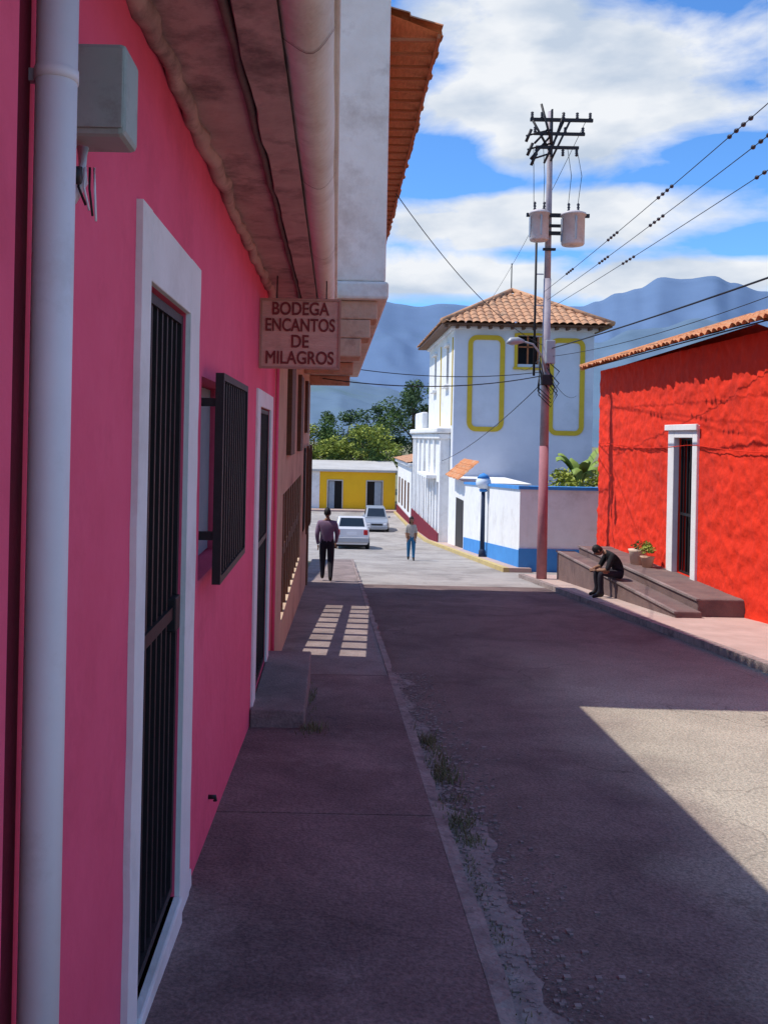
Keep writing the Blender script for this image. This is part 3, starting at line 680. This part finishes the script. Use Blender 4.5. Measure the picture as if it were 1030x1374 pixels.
# ---------------------------------------------------------------- cars
red_=M('tail_light',(.55,.02,.02),(.4,.01,.01),5,.2,0); tyre=M('tyre',(.02,.02,.02),(.015,.015,.015),5); bump_=M('bumper_grey',(.40,.41,.43),(.35,.36,.38),5,.5,0)
def car(name,loc,paint,rz=0,L=3.75,W=1.58,H=1.42):
    c=empty(name,loc,rz); c.rotation_euler[0]=-math.atan(.079) if abs(rz)<1 else 0
    h=L/2
    st=[(-h,.90,.88),(-h+.06,.96,.93),(-h+.5,1,.95),(-.3,1,.93),(.55,1,.91),(1.0,.99,.86),(h-.3,.96,.76),(h-.05,.90,.66),(h,.84,.58)]
    V=[];F=[]
    for (y,w,zt) in st:
        hw=W/2*w
        V+=[(-hw*.9,y,.20),(-hw*.99,y,.34),(-hw,y,.56),(-hw*.97,y,zt-.06),(-hw*.90,y,zt),(hw*.90,y,zt),(hw*.97,y,zt-.06),(hw,y,.56),(hw*.99,y,.34),(hw*.9,y,.20)]
    for i in range(len(st)-1):
        for k in range(10):
            a=i*10;b=a+10;F.append((a+k,a+(k+1)%10,b+(k+1)%10,b+k))
    F.append(tuple(range(10)));F.append(tuple(range((len(st)-1)*10,len(st)*10)))
    mesh('body',V,F,paint,c,bevel=.03,seg=2)
    bw=W/2*.90;tw_=W/2*.74
    b=[(-bw,-h+.08,.90),(bw,-h+.08,.90),(bw,.95,.89),(-bw,.95,.89)]
    t=[(-tw_,-h+.42,H),(tw_,-h+.42,H),(tw_,.25,H),(-tw_,.25,H)]
    mesh('cabin',b+t,[(0,1,5,4),(1,2,6,5),(2,3,7,6),(3,0,4,7),(4,5,6,7)],paint,c,bevel=.05,seg=3)
    def inset(q,ml,mr,mb,mt,off,name,mat):
        q=[Vector(v) for v in q]; n=(q[1]-q[0]).cross(q[3]-q[0]).normalized()
        def B(u,v): return q[0].lerp(q[1],u).lerp(q[3].lerp(q[2],u),v)+n*off
        P=[B(ml,mb),B(1-mr,mb),B(1-mr,1-mt),B(ml,1-mt)]
        mesh(name,P+[p-n*.03 for p in P],[(0,1,2,3),(0,4,5,1),(1,5,6,2),(2,6,7,3),(3,7,4,0)],mat,c,bevel=.006)
    inset([b[0],b[1],t[1],t[0]],.09,.09,.16,.12,.006,'rear_window',glassd)
    inset([b[2],b[3],t[3],t[2]],.07,.07,.08,.1,.006,'windscreen',glassd)
    inset([b[1],b[2],t[2],t[1]],.14,.5,.12,.14,.006,'side_window_rear',glassd); inset([b[1],b[2],t[2],t[1]],.53,.12,.12,.14,.006,'side_window_front',glassd)
    inset([b[3],b[0],t[0],t[3]],.12,.53,.12,.14,.006,'side_window_front_l',glassd); inset([b[3],b[0],t[0],t[3]],.5,.14,.12,.14,.006,'side_window_rear_l',glassd)
    for s in (-1,1):
        box('tail_light',min(s*.70,s*.52),max(s*.70,s*.52),-h-.02,-h+.05,.62,.84,red_,c,bevel=.015)
        box('head_light',min(s*.64,s*.42),max(s*.64,s*.42),h-.06,h+.02,.48,.60,pvc,c,bevel=.02)
        box('mirror',min(s*.78,s*.92),max(s*.78,s*.92),.62,.72,.86,.98,paint,c,bevel=.03)
        for yw in (-h+.62,h-.68):
            tube('tyre',[(s*.62,yw,.28),(s*.64,yw,.28),(s*.78,yw,.28),(s*.80,yw,.28)],[.25,.285,.285,.25],tyre,c,n=24)
            tube('wheel_rim',[(s*.795,yw,.28),(s*.808,yw,.28)],[.17,.12],galv,c,n=16)
    box('rear_bumper',-W/2*.95,W/2*.95,-h-.10,-h+.1,.28,.52,bump_,c,bevel=.04)
    box('front_bumper',-W/2*.9,W/2*.9,h-.08,h+.08,.25,.45,paint,c,bevel=.04)
    box('grille',-.35,.35,h-.02,h+.03,.47,.58,iron,c,bevel=.01)
    box('number_plate',-.22,.22,-h-.025,-h-.005,.62,.74,pvc,c)
    box('underbody',-W/2*.8,W/2*.8,-h+.15,h-.2,.12,.22,dark,c)
    return c
car('parked_car',(.80,41,G(41)-.095),M('silver_paint',(.70,.70,.72),(.66,.66,.69),1,.3,0,metal=.1))
car('parked_car',(2.75,59,G(59)-.095),M('grey_paint',(.34,.37,.42),(.32,.35,.4),1,.3,0,metal=.3),rz=math.pi,H=1.5)

# ---------------------------------------------------------------- people
def skin_mesh(name,J,E,root,parent,tags,mats,sub=1):
    names=list(J); idx={k:i for i,k in enumerate(names)}
    me=bpy.data.meshes.new(name); me.from_pydata([J[k][0] for k in names],[(idx[a],idx[b]) for a,b in E],[])
    ob=bpy.data.objects.new(name,me); COL.objects.link(ob)
    md=ob.modifiers.new('s','SKIN'); md.use_smooth_shade=True
    sv=me.skin_vertices[0].data
    for k in names:
        r=J[k][1]; r=r if isinstance(r,tuple) else (r,r); sv[idx[k]].radius=r; sv[idx[k]].use_root=(k==root)
    ms=ob.modifiers.new('ss','SUBSURF'); ms.levels=sub; ms.render_levels=sub
    bpy.context.view_layer.update()
    dg=bpy.context.evaluated_depsgraph_get(); nm=bpy.data.meshes.new_from_object(ob.evaluated_get(dg))
    bpy.data.objects.remove(ob)
    o=bpy.data.objects.new(name,nm); COL.objects.link(o); o.parent=parent
    nm.materials.clear()
    ml=list(mats)
    for m in ml: nm.materials.append(mats[m])
    segs=[(Vector(J[a][0]),Vector(J[b][0]),ml.index(tags(a,b))) for a,b in E]
    for p in nm.polygons:
        c=p.center; best=9;bi=0
        for a,b,i in segs:
            ab=b-a;t=max(0,min(1,(c-a).dot(ab)/max(ab.length_squared,1e-9)));d=(a+ab*t-c).length
            if d<best: best=d;bi=i
        p.material_index=bi; p.use_smooth=True
    return o
skinm=M('skin',(.30,.16,.10),(.25,.13,.08),5,.6,0)
hairm=M('black_hair',(.015,.012,.012),(.01,.008,.008),20,.6,.3,80)
eyem=M('eye_white',(.6,.6,.58),(.55,.55,.5),5,.3,0)
def head(parent,loc,tilt=0,yaw=0,hair=hairm,long=False):
    h=empty('head',loc); h.parent=parent; h.rotation_euler=(tilt,0,yaw)
    bm=bmesh.new(); bmesh.ops.create_uvsphere(bm,u_segments=20,v_segments=16,radius=1)
    for v in bm.verts:
        x,y,z=v.co
        k=1-.22*max(0,-z)**1.3
        v.co=Vector((x*.076*k,y*.094*(1-.12*max(0,-z)),z*.115))
        if y>.75 and abs(x)<.28 and -.25<z<.15: v.co.y+=.018*(1-abs(x)/.28)
        if y>.6 and -.62<z<-.45 and abs(x)<.4: v.co.y+=.005
        if y>.6 and .08<z<.3 and .2<abs(x)<.55: v.co.y-=.006
    me=bpy.data.meshes.new('face'); bm.to_mesh(me); bm.free(); me.materials.append(skinm)
    for p in me.polygons: p.use_smooth=True
    o=bpy.data.objects.new('face',me); COL.objects.link(o); o.parent=h
    V=[];F=[]
    def ell(c,r,n=8):
        b=len(V)
        for i in range(n+1):
            for j in range(n):
                t=math.pi*i/n;a=2*math.pi*j/n
                V.append((c[0]+r[0]*math.sin(t)*math.cos(a),c[1]+r[1]*math.sin(t)*math.sin(a),c[2]+r[2]*math.cos(t)))
        for i in range(n):
            for j in range(n): F.append((b+i*n+j,b+i*n+(j+1)%n,b+(i+1)*n+(j+1)%n,b+(i+1)*n+j))
    ell((.076,0,0),(.01,.02,.03));ell((-.076,0,0),(.01,.02,.03)); mesh('ears',V,F,skinm,h,smooth=True)
    V.clear();F.clear(); ell((.03,.083,.012),(.012,.008,.008));ell((-.03,.083,.012),(.012,.008,.008)); mesh('eyes',V,F,eyem,h,smooth=True)
    V.clear();F.clear(); ell((.03,.09,.012),(.005,.003,.006));ell((-.03,.09,.012),(.005,.003,.006)); ell((.03,.087,.032),(.018,.005,.004));ell((-.03,.087,.032),(.018,.005,.004)); mesh('pupils_and_brows',V,F,hairm,h,smooth=True)
    V.clear();F.clear(); ell((0,.086,-.055),(.024,.006,.006)); mesh('mouth',V,F,M('lips',(.3,.09,.07)),h,smooth=True)
    V.clear();F.clear(); n=18
    for i in range(9):
        t=(math.pi*.62)*i/8
        for j in range(n):
            a=2*math.pi*j/n; fr=max(0,math.sin(a)); tt=t*(1-.42*fr**1.5); ex=1.10+.03*math.sin(j*5.3+i)
            zz=.115*math.cos(tt)*ex
            if long and fr==0 and i>6: zz-=.05*(i-6)
            V.append((.076*math.sin(tt)*math.cos(a)*ex,.094*math.sin(tt)*math.sin(a)*ex,zz+.004))
    for i in range(8):
        for j in range(n): F.append((i*n+j,i*n+(j+1)%n,(i+1)*n+(j+1)%n,(i+1)*n+j))
    mesh('hair',V,F,hair,h,smooth=True)
    return h
def hand(parent,w,d,side,mat):
    w=Vector(w);d=Vector(d).normalized(); up_=Vector((0,1,0)) if abs(d.y)<.8 else Vector((0,0,1))
    s=d.cross(up_).normalized(); u=s.cross(d)
    J={'w':(w,.024),'p':(w+d*.05,(.036,.018))};E=[('w','p')]
    for i,(o,l) in enumerate([(-.028,.062),(-.009,.072),(.010,.068),(.028,.052)]):
        a=w+d*.085+u*o; b=a+d*l*.5+s*.008*side; c=b+d*l*.38+s*.022*side
        J[f'k{i}']=(a,.010);J[f'm{i}']=(b,.009);J[f't{i}']=(c,.007);E+=[('p',f'k{i}'),(f'k{i}',f'm{i}'),(f'm{i}',f't{i}')]
    a=w+d*.035-u*.035;b=w+d*.07-u*.055+s*.01*side
    J['th']=(a,.012);J['tt']=(b,.009);E+=[('p','th'),('th','tt')]
    skin_mesh('hand',J,E,'w',parent,lambda a,b:'s',{'s':mat},1)
def person(name,loc,rz,J,shirt,pants,shoe,hd,sleeve_short=False,**kw):
    p=empty(name,loc,rz)
    E=[('pel','spi'),('spi','che'),('che','nek'),('nek','hdb'),('che','sL'),('che','sR'),('sL','eL'),('eL','wL'),('sR','eR'),('eR','wR'),('pel','hL'),('pel','hR'),('hL','kL'),('kL','aL'),('aL','hlL'),('aL','tL'),('hR','kR'),('kR','aR'),('aR','hlR'),('aR','tR')]
    def tg(a,b):
        if a in('nek',): return 'skin'
        if b[0] in 'hk' and b[1:] in('L','R') and a in('pel','hL','hR'): return 'pants'
        if a in('kL','kR'): return 'pants'
        if a in('aL','aR'): return 'shoe'
        if a in('eL','eR') and sleeve_short: return 'skin'
        return 'shirt'
    skin_mesh('body',J,E,'pel',p,tg,{'shirt':shirt,'pants':pants,'shoe':shoe,'skin':skinm},2)
    for s,sg_ in (('L',-1),('R',1)):
        w=Vector(J['w'+s][0]);e=Vector(J['e'+s][0]); hand(p,w,(w-e),sg_,skinm)
    head(p,hd[0],hd[1],hd[2],**kw)
    return p
def std(s=1.0,stride=.24,armsw=.12,sw=.175,fat=1.0):
    j={'pel':((0,0,.93),(.15*fat,.115*fat)),'spi':((0,0,1.08),(.14*fat,.11*fat)),'che':((0,0,1.28),(.16*fat,.12*fat)),'nek':((0,.01,1.43),(.062,.06)),'hdb':((0,.02,1.52),(.05,.05)),
    'sL':((-sw,0,1.37),.066*fat),'eL':((-sw-.045,-armsw*.5,1.10),.052*fat),'wL':((-sw-.02,-armsw*.2+.05,.86),.036),
    'sR':((sw,0,1.37),.066*fat),'eR':((sw+.045,armsw*.3,1.10),.052*fat),'wR':((sw+.02,armsw+.08,.88),.036),
    'hL':((-.09,0,.86),.098*fat),'kL':((-.095,stride*.55,.50),.072*fat),'aL':((-.095,stride*.75,.10),.052),'hlL':((-.095,stride*.75-.05,.045),.038),'tL':((-.10,stride*.75+.16,.035),.034),
    'hR':((.09,0,.86),.098*fat),'kR':((.095,-.01,.48),.072*fat),'aR':((.095,-stride,.12),.052),'hlR':((.095,-stride-.06,.07),.038),'tR':((.10,-stride+.14,.035),.034)}
    return {k:(tuple(c*s for c in v[0]),(tuple(q*s for q in v[1]) if isinstance(v[1],tuple) else v[1]*s)) for k,v in j.items()}
purp=M('purple_grey_shirt',(.24,.16,.24),(.17,.11,.18),8,.9,.2,40)
navy=M('dark_trousers',(.025,.022,.035),(.015,.014,.02),8,.9,.2,40)
shoe=M('shoe_leather',(.02,.015,.012),(.015,.012,.01),8,.5,0)
person('walking_man',(-.15,21.1,G(21.1)-.012),0,std(1.0,fat=1.14,sw=.19),purp,navy,shoe,((0,.03,1.61),0,0))
greyw=M('pale_top',(.45,.42,.38),(.3,.3,.28),12,.9,.2,40)
jean=M('blue_trousers',(.03,.16,.32),(.02,.12,.24),8,.9,.2,40)
person('walking_woman',(2.75,31.7,G(31.7)-.10),math.pi,std(.89,.12,.06,.155,1.1),greyw,jean,shoe,((0,.025,1.44),0,.2),sleeve_short=True,long=True)
sj={'pel':((0,0,.12),(.17,.13)),'spi':((0,.06,.28),(.155,.125)),'che':((0,.19,.43),(.17,.13)),'nek':((0,.31,.52),(.06,.058)),'hdb':((0,.37,.53),(.05,.05)),
 'sL':((-.18,.22,.47),.07),'eL':((-.24,.34,.20),.052),'wL':((-.08,.50,.17),.036),
 'sR':((.18,.22,.47),.07),'eR':((.24,.34,.20),.052),'wR':((.08,.50,.19),.036),
 'hL':((-.10,.05,.10),.10),'kL':((-.16,.44,.14),.075),'aL':((-.14,.42,-.27),.05),'hlL':((-.14,.37,-.32),.038),'tL':((-.15,.59,-.33),.034),
 'hR':((.10,.05,.10),.10),'kR':((.16,.44,.14),.075),'aR':((.14,.40,-.27),.05),'hlR':((.14,.35,-.32),.038),'tR':((.15,.57,-.33),.034)}
sj={k:(tuple(c*1.06 for c in v[0]),v[1]) for k,v in sj.items()}
blk=M('black_shirt',(.018,.018,.022),(.012,.012,.015),8,.9,.2,40)
person('seated_man',(5.90,18.35,-1.07),math.pi/2,sj,blk,navy,shoe,((0,.48,.58),-.75,0),sleeve_short=True)

# ---------------------------------------------------------------- mountains
def ridge(name,Y,pts,depth,mat,seed,namp,nx=360,ny=44):
    V=[];F=[]
    x0,x1=pts[0][0]*Y,pts[-1][0]*Y
    for j in range(ny+1):
        t=j/ny
        for i in range(nx+1):
            x=x0+(x1-x0)*i/nx; u=x/Y
            for (a,za),(b,zb_) in zip(pts,pts[1:]):
                if a<=u<=b:
                    q=(u-a)/(b-a);q=q*q*(3-2*q);hz=(za+(zb_-za)*q)*Y;break
            s=1-abs(t-.75)/.75 if t<=.75 else 1-(t-.75)/.25*.5
            n1=noise.fractal(Vector((x/Y*9,t*3.0,seed)),1.0,2.0,7)
            gul=abs(noise.fractal(Vector((x/Y*10+t*2.2,t*2.2,seed+5)),1.1,2,3))
            z=hz*(s**1.1)+namp*Y*(n1*.5-gul*1.0)*(1-abs(2*s-1)*.8)
            if s>.99: z+=namp*Y*.08*n1
            y=Y-depth*(.75-t)
            V.append((x*(y/Y if t<.75 else 1),y,z-4.6*(1-s)))
    for j in range(ny):
        for i in range(nx):
            a=j*(nx+1)+i;F.append((a,a+1,a+nx+2,a+nx+1))
    return mesh(name,V,F,mat,None,smooth=True)
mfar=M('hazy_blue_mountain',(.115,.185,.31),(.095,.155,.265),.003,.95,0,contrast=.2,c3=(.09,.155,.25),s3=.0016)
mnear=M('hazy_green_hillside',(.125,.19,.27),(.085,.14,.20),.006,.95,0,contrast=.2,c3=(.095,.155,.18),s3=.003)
FAR=[(-.6,.10),(-.35,.14),(-.12,.158),(0,.153),(.045,.152),(.07,.149),(.09,.147),(.12,.150),(.155,.149),(.2,.155),(.23,.150),(.27,.152),(.29,.158),(.312,.168),(.335,.174),(.36,.186),(.385,.184),(.42,.188),(.44,.180),(.47,.172),(.52,.172),(.6,.160),(.7,.14),(.95,.10)]
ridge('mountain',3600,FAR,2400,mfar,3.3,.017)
NEAR=[(-.6,.06),(-.2,.085),(0,.068),(.05,.058),(.1,.045),(.16,.04),(.22,.06),(.29,.112),(.33,.128),(.36,.130),(.40,.143),(.43,.138),(.5,.125),(.7,.11),(.95,.07)]
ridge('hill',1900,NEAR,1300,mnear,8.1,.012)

# ---------------------------------------------------------------- sun, sky
sd=Vector((-.60,.07,1.0)).normalized()
elev=math.asin(sd.z); az=math.atan2(sd.x,sd.y)
sl=bpy.data.lights.new('sun','SUN'); sl.energy=4.6; sl.angle=R(.55); sl.color=(1,.94,.85)
so=bpy.data.objects.new('sun',sl); COL.objects.link(so); so.rotation_euler=sd.to_track_quat('Z','Y').to_euler()
w=bpy.data.worlds.new('World'); sc.world=w; w.use_nodes=True; nt=w.node_tree; N=nt.nodes; L=nt.links
bgn=N['Background']; bgn.inputs['Strength'].default_value=.15
st=N.new('ShaderNodeTexSky'); st.sky_type='NISHITA'; st.sun_disc=False; st.sun_elevation=elev; st.sun_rotation=az; st.altitude=900; st.air_density=1.0; st.dust_density=.6; st.ozone_density=2
tint=N.new('ShaderNodeMixRGB'); tint.blend_type='MULTIPLY'; tint.inputs['Fac'].default_value=1; tint.inputs['Color2'].default_value=(.62,1.05,1.5,1)
L.new(st.outputs[0],tint.inputs['Color1'])
tc=N.new('ShaderNodeTexCoord'); sep=N.new('ShaderNodeSeparateXYZ'); L.new(tc.outputs['Generated'],sep.inputs[0])
def mth(op,a,b=None,clamp=False):
    n=N.new('ShaderNodeMath'); n.operation=op; n.use_clamp=clamp
    for i,v in enumerate((a,b)):
        if v is None: continue
        if isinstance(v,(int,float)): n.inputs[i].default_value=v
        else: L.new(v,n.inputs[i])
    return n.outputs[0]
mp=N.new('ShaderNodeMapping'); mp.inputs['Scale'].default_value=(3.2,3.2,8.0); mp.inputs['Location'].default_value=(1.7,.4,2.2); mp.inputs['Rotation'].default_value=(0,R(8),0)
L.new(tc.outputs['Generated'],mp.inputs['Vector'])
n1=N.new('ShaderNodeTexNoise'); n1.inputs['Scale'].default_value=1.7; n1.inputs['Detail'].default_value=10; n1.inputs['Roughness'].default_value=.55; n1.inputs['Distortion'].default_value=.25
L.new(mp.outputs[0],n1.inputs['Vector'])
acc=n1.outputs['Fac']
for (cx,cz,rx,rz,am) in [(.25,.35,.20,.085,.34),(.25,.235,.28,.035,.32),(.13,.175,.14,.04,.32),(.36,.165,.16,.028,.32),(.10,.20,.05,.03,-.12),(.10,.30,.07,.045,-.24),(.47,.33,.06,.06,-.18),(.46,.40,.1,.04,.2),(.15,.44,.1,.05,.15),(.18,.198,.06,.012,-.16),(.42,.20,.05,.02,-.16),(.38,.29,.06,.015,-.15)]:
    dx=mth('DIVIDE',mth('SUBTRACT',sep.outputs[0],cx),rx); dz=mth('DIVIDE',mth('SUBTRACT',sep.outputs[2],cz),rz)
    r2=mth('ADD',mth('MULTIPLY',dx,dx),mth('MULTIPLY',dz,dz))
    acc=mth('ADD',acc,mth('MULTIPLY',mth('SUBTRACT',1,r2,True),am))
ramp=N.new('ShaderNodeValToRGB'); ramp.color_ramp.elements[0].position=.50; ramp.color_ramp.elements[1].position=.70
L.new(acc,ramp.inputs['Fac'])
n2=N.new('ShaderNodeTexNoise'); n2.inputs['Scale'].default_value=2.4; n2.inputs['Detail'].default_value=7; L.new(mp.outputs[0],n2.inputs['Vector'])
cr=N.new('ShaderNodeValToRGB'); cr.color_ramp.elements[0].position=.36; cr.color_ramp.elements[1].position=.58
cr.color_ramp.elements[0].color=(3.7,4.3,5.2,1); cr.color_ramp.elements[1].color=(5.9,6.1,6.4,1)
L.new(n2.outputs['Fac'],cr.inputs['Fac'])
mix=N.new('ShaderNodeMixRGB'); L.new(ramp.outputs['Color'],mix.inputs['Fac']); L.new(tint.outputs[0],mix.inputs['Color1']); L.new(cr.outputs['Color'],mix.inputs['Color2'])
L.new(mix.outputs[0],bgn.inputs['Color'])

# ---------------------------------------------------------------- camera
cd=bpy.data.cameras.new('camera'); cam=bpy.data.objects.new('camera',cd); COL.objects.link(cam); sc.camera=cam
cd.sensor_fit='VERTICAL'; cd.sensor_height=24; cd.lens=24*1200/1374; cd.shift_y=-102/1374; cd.shift_x=65/1374
cd.clip_start=.05; cd.clip_end=20000
cam.matrix_world=Matrix.Translation((0,0,1.75))@Matrix.Rotation(R(90),4,'X')@Matrix.Rotation(.02,4,'Z')
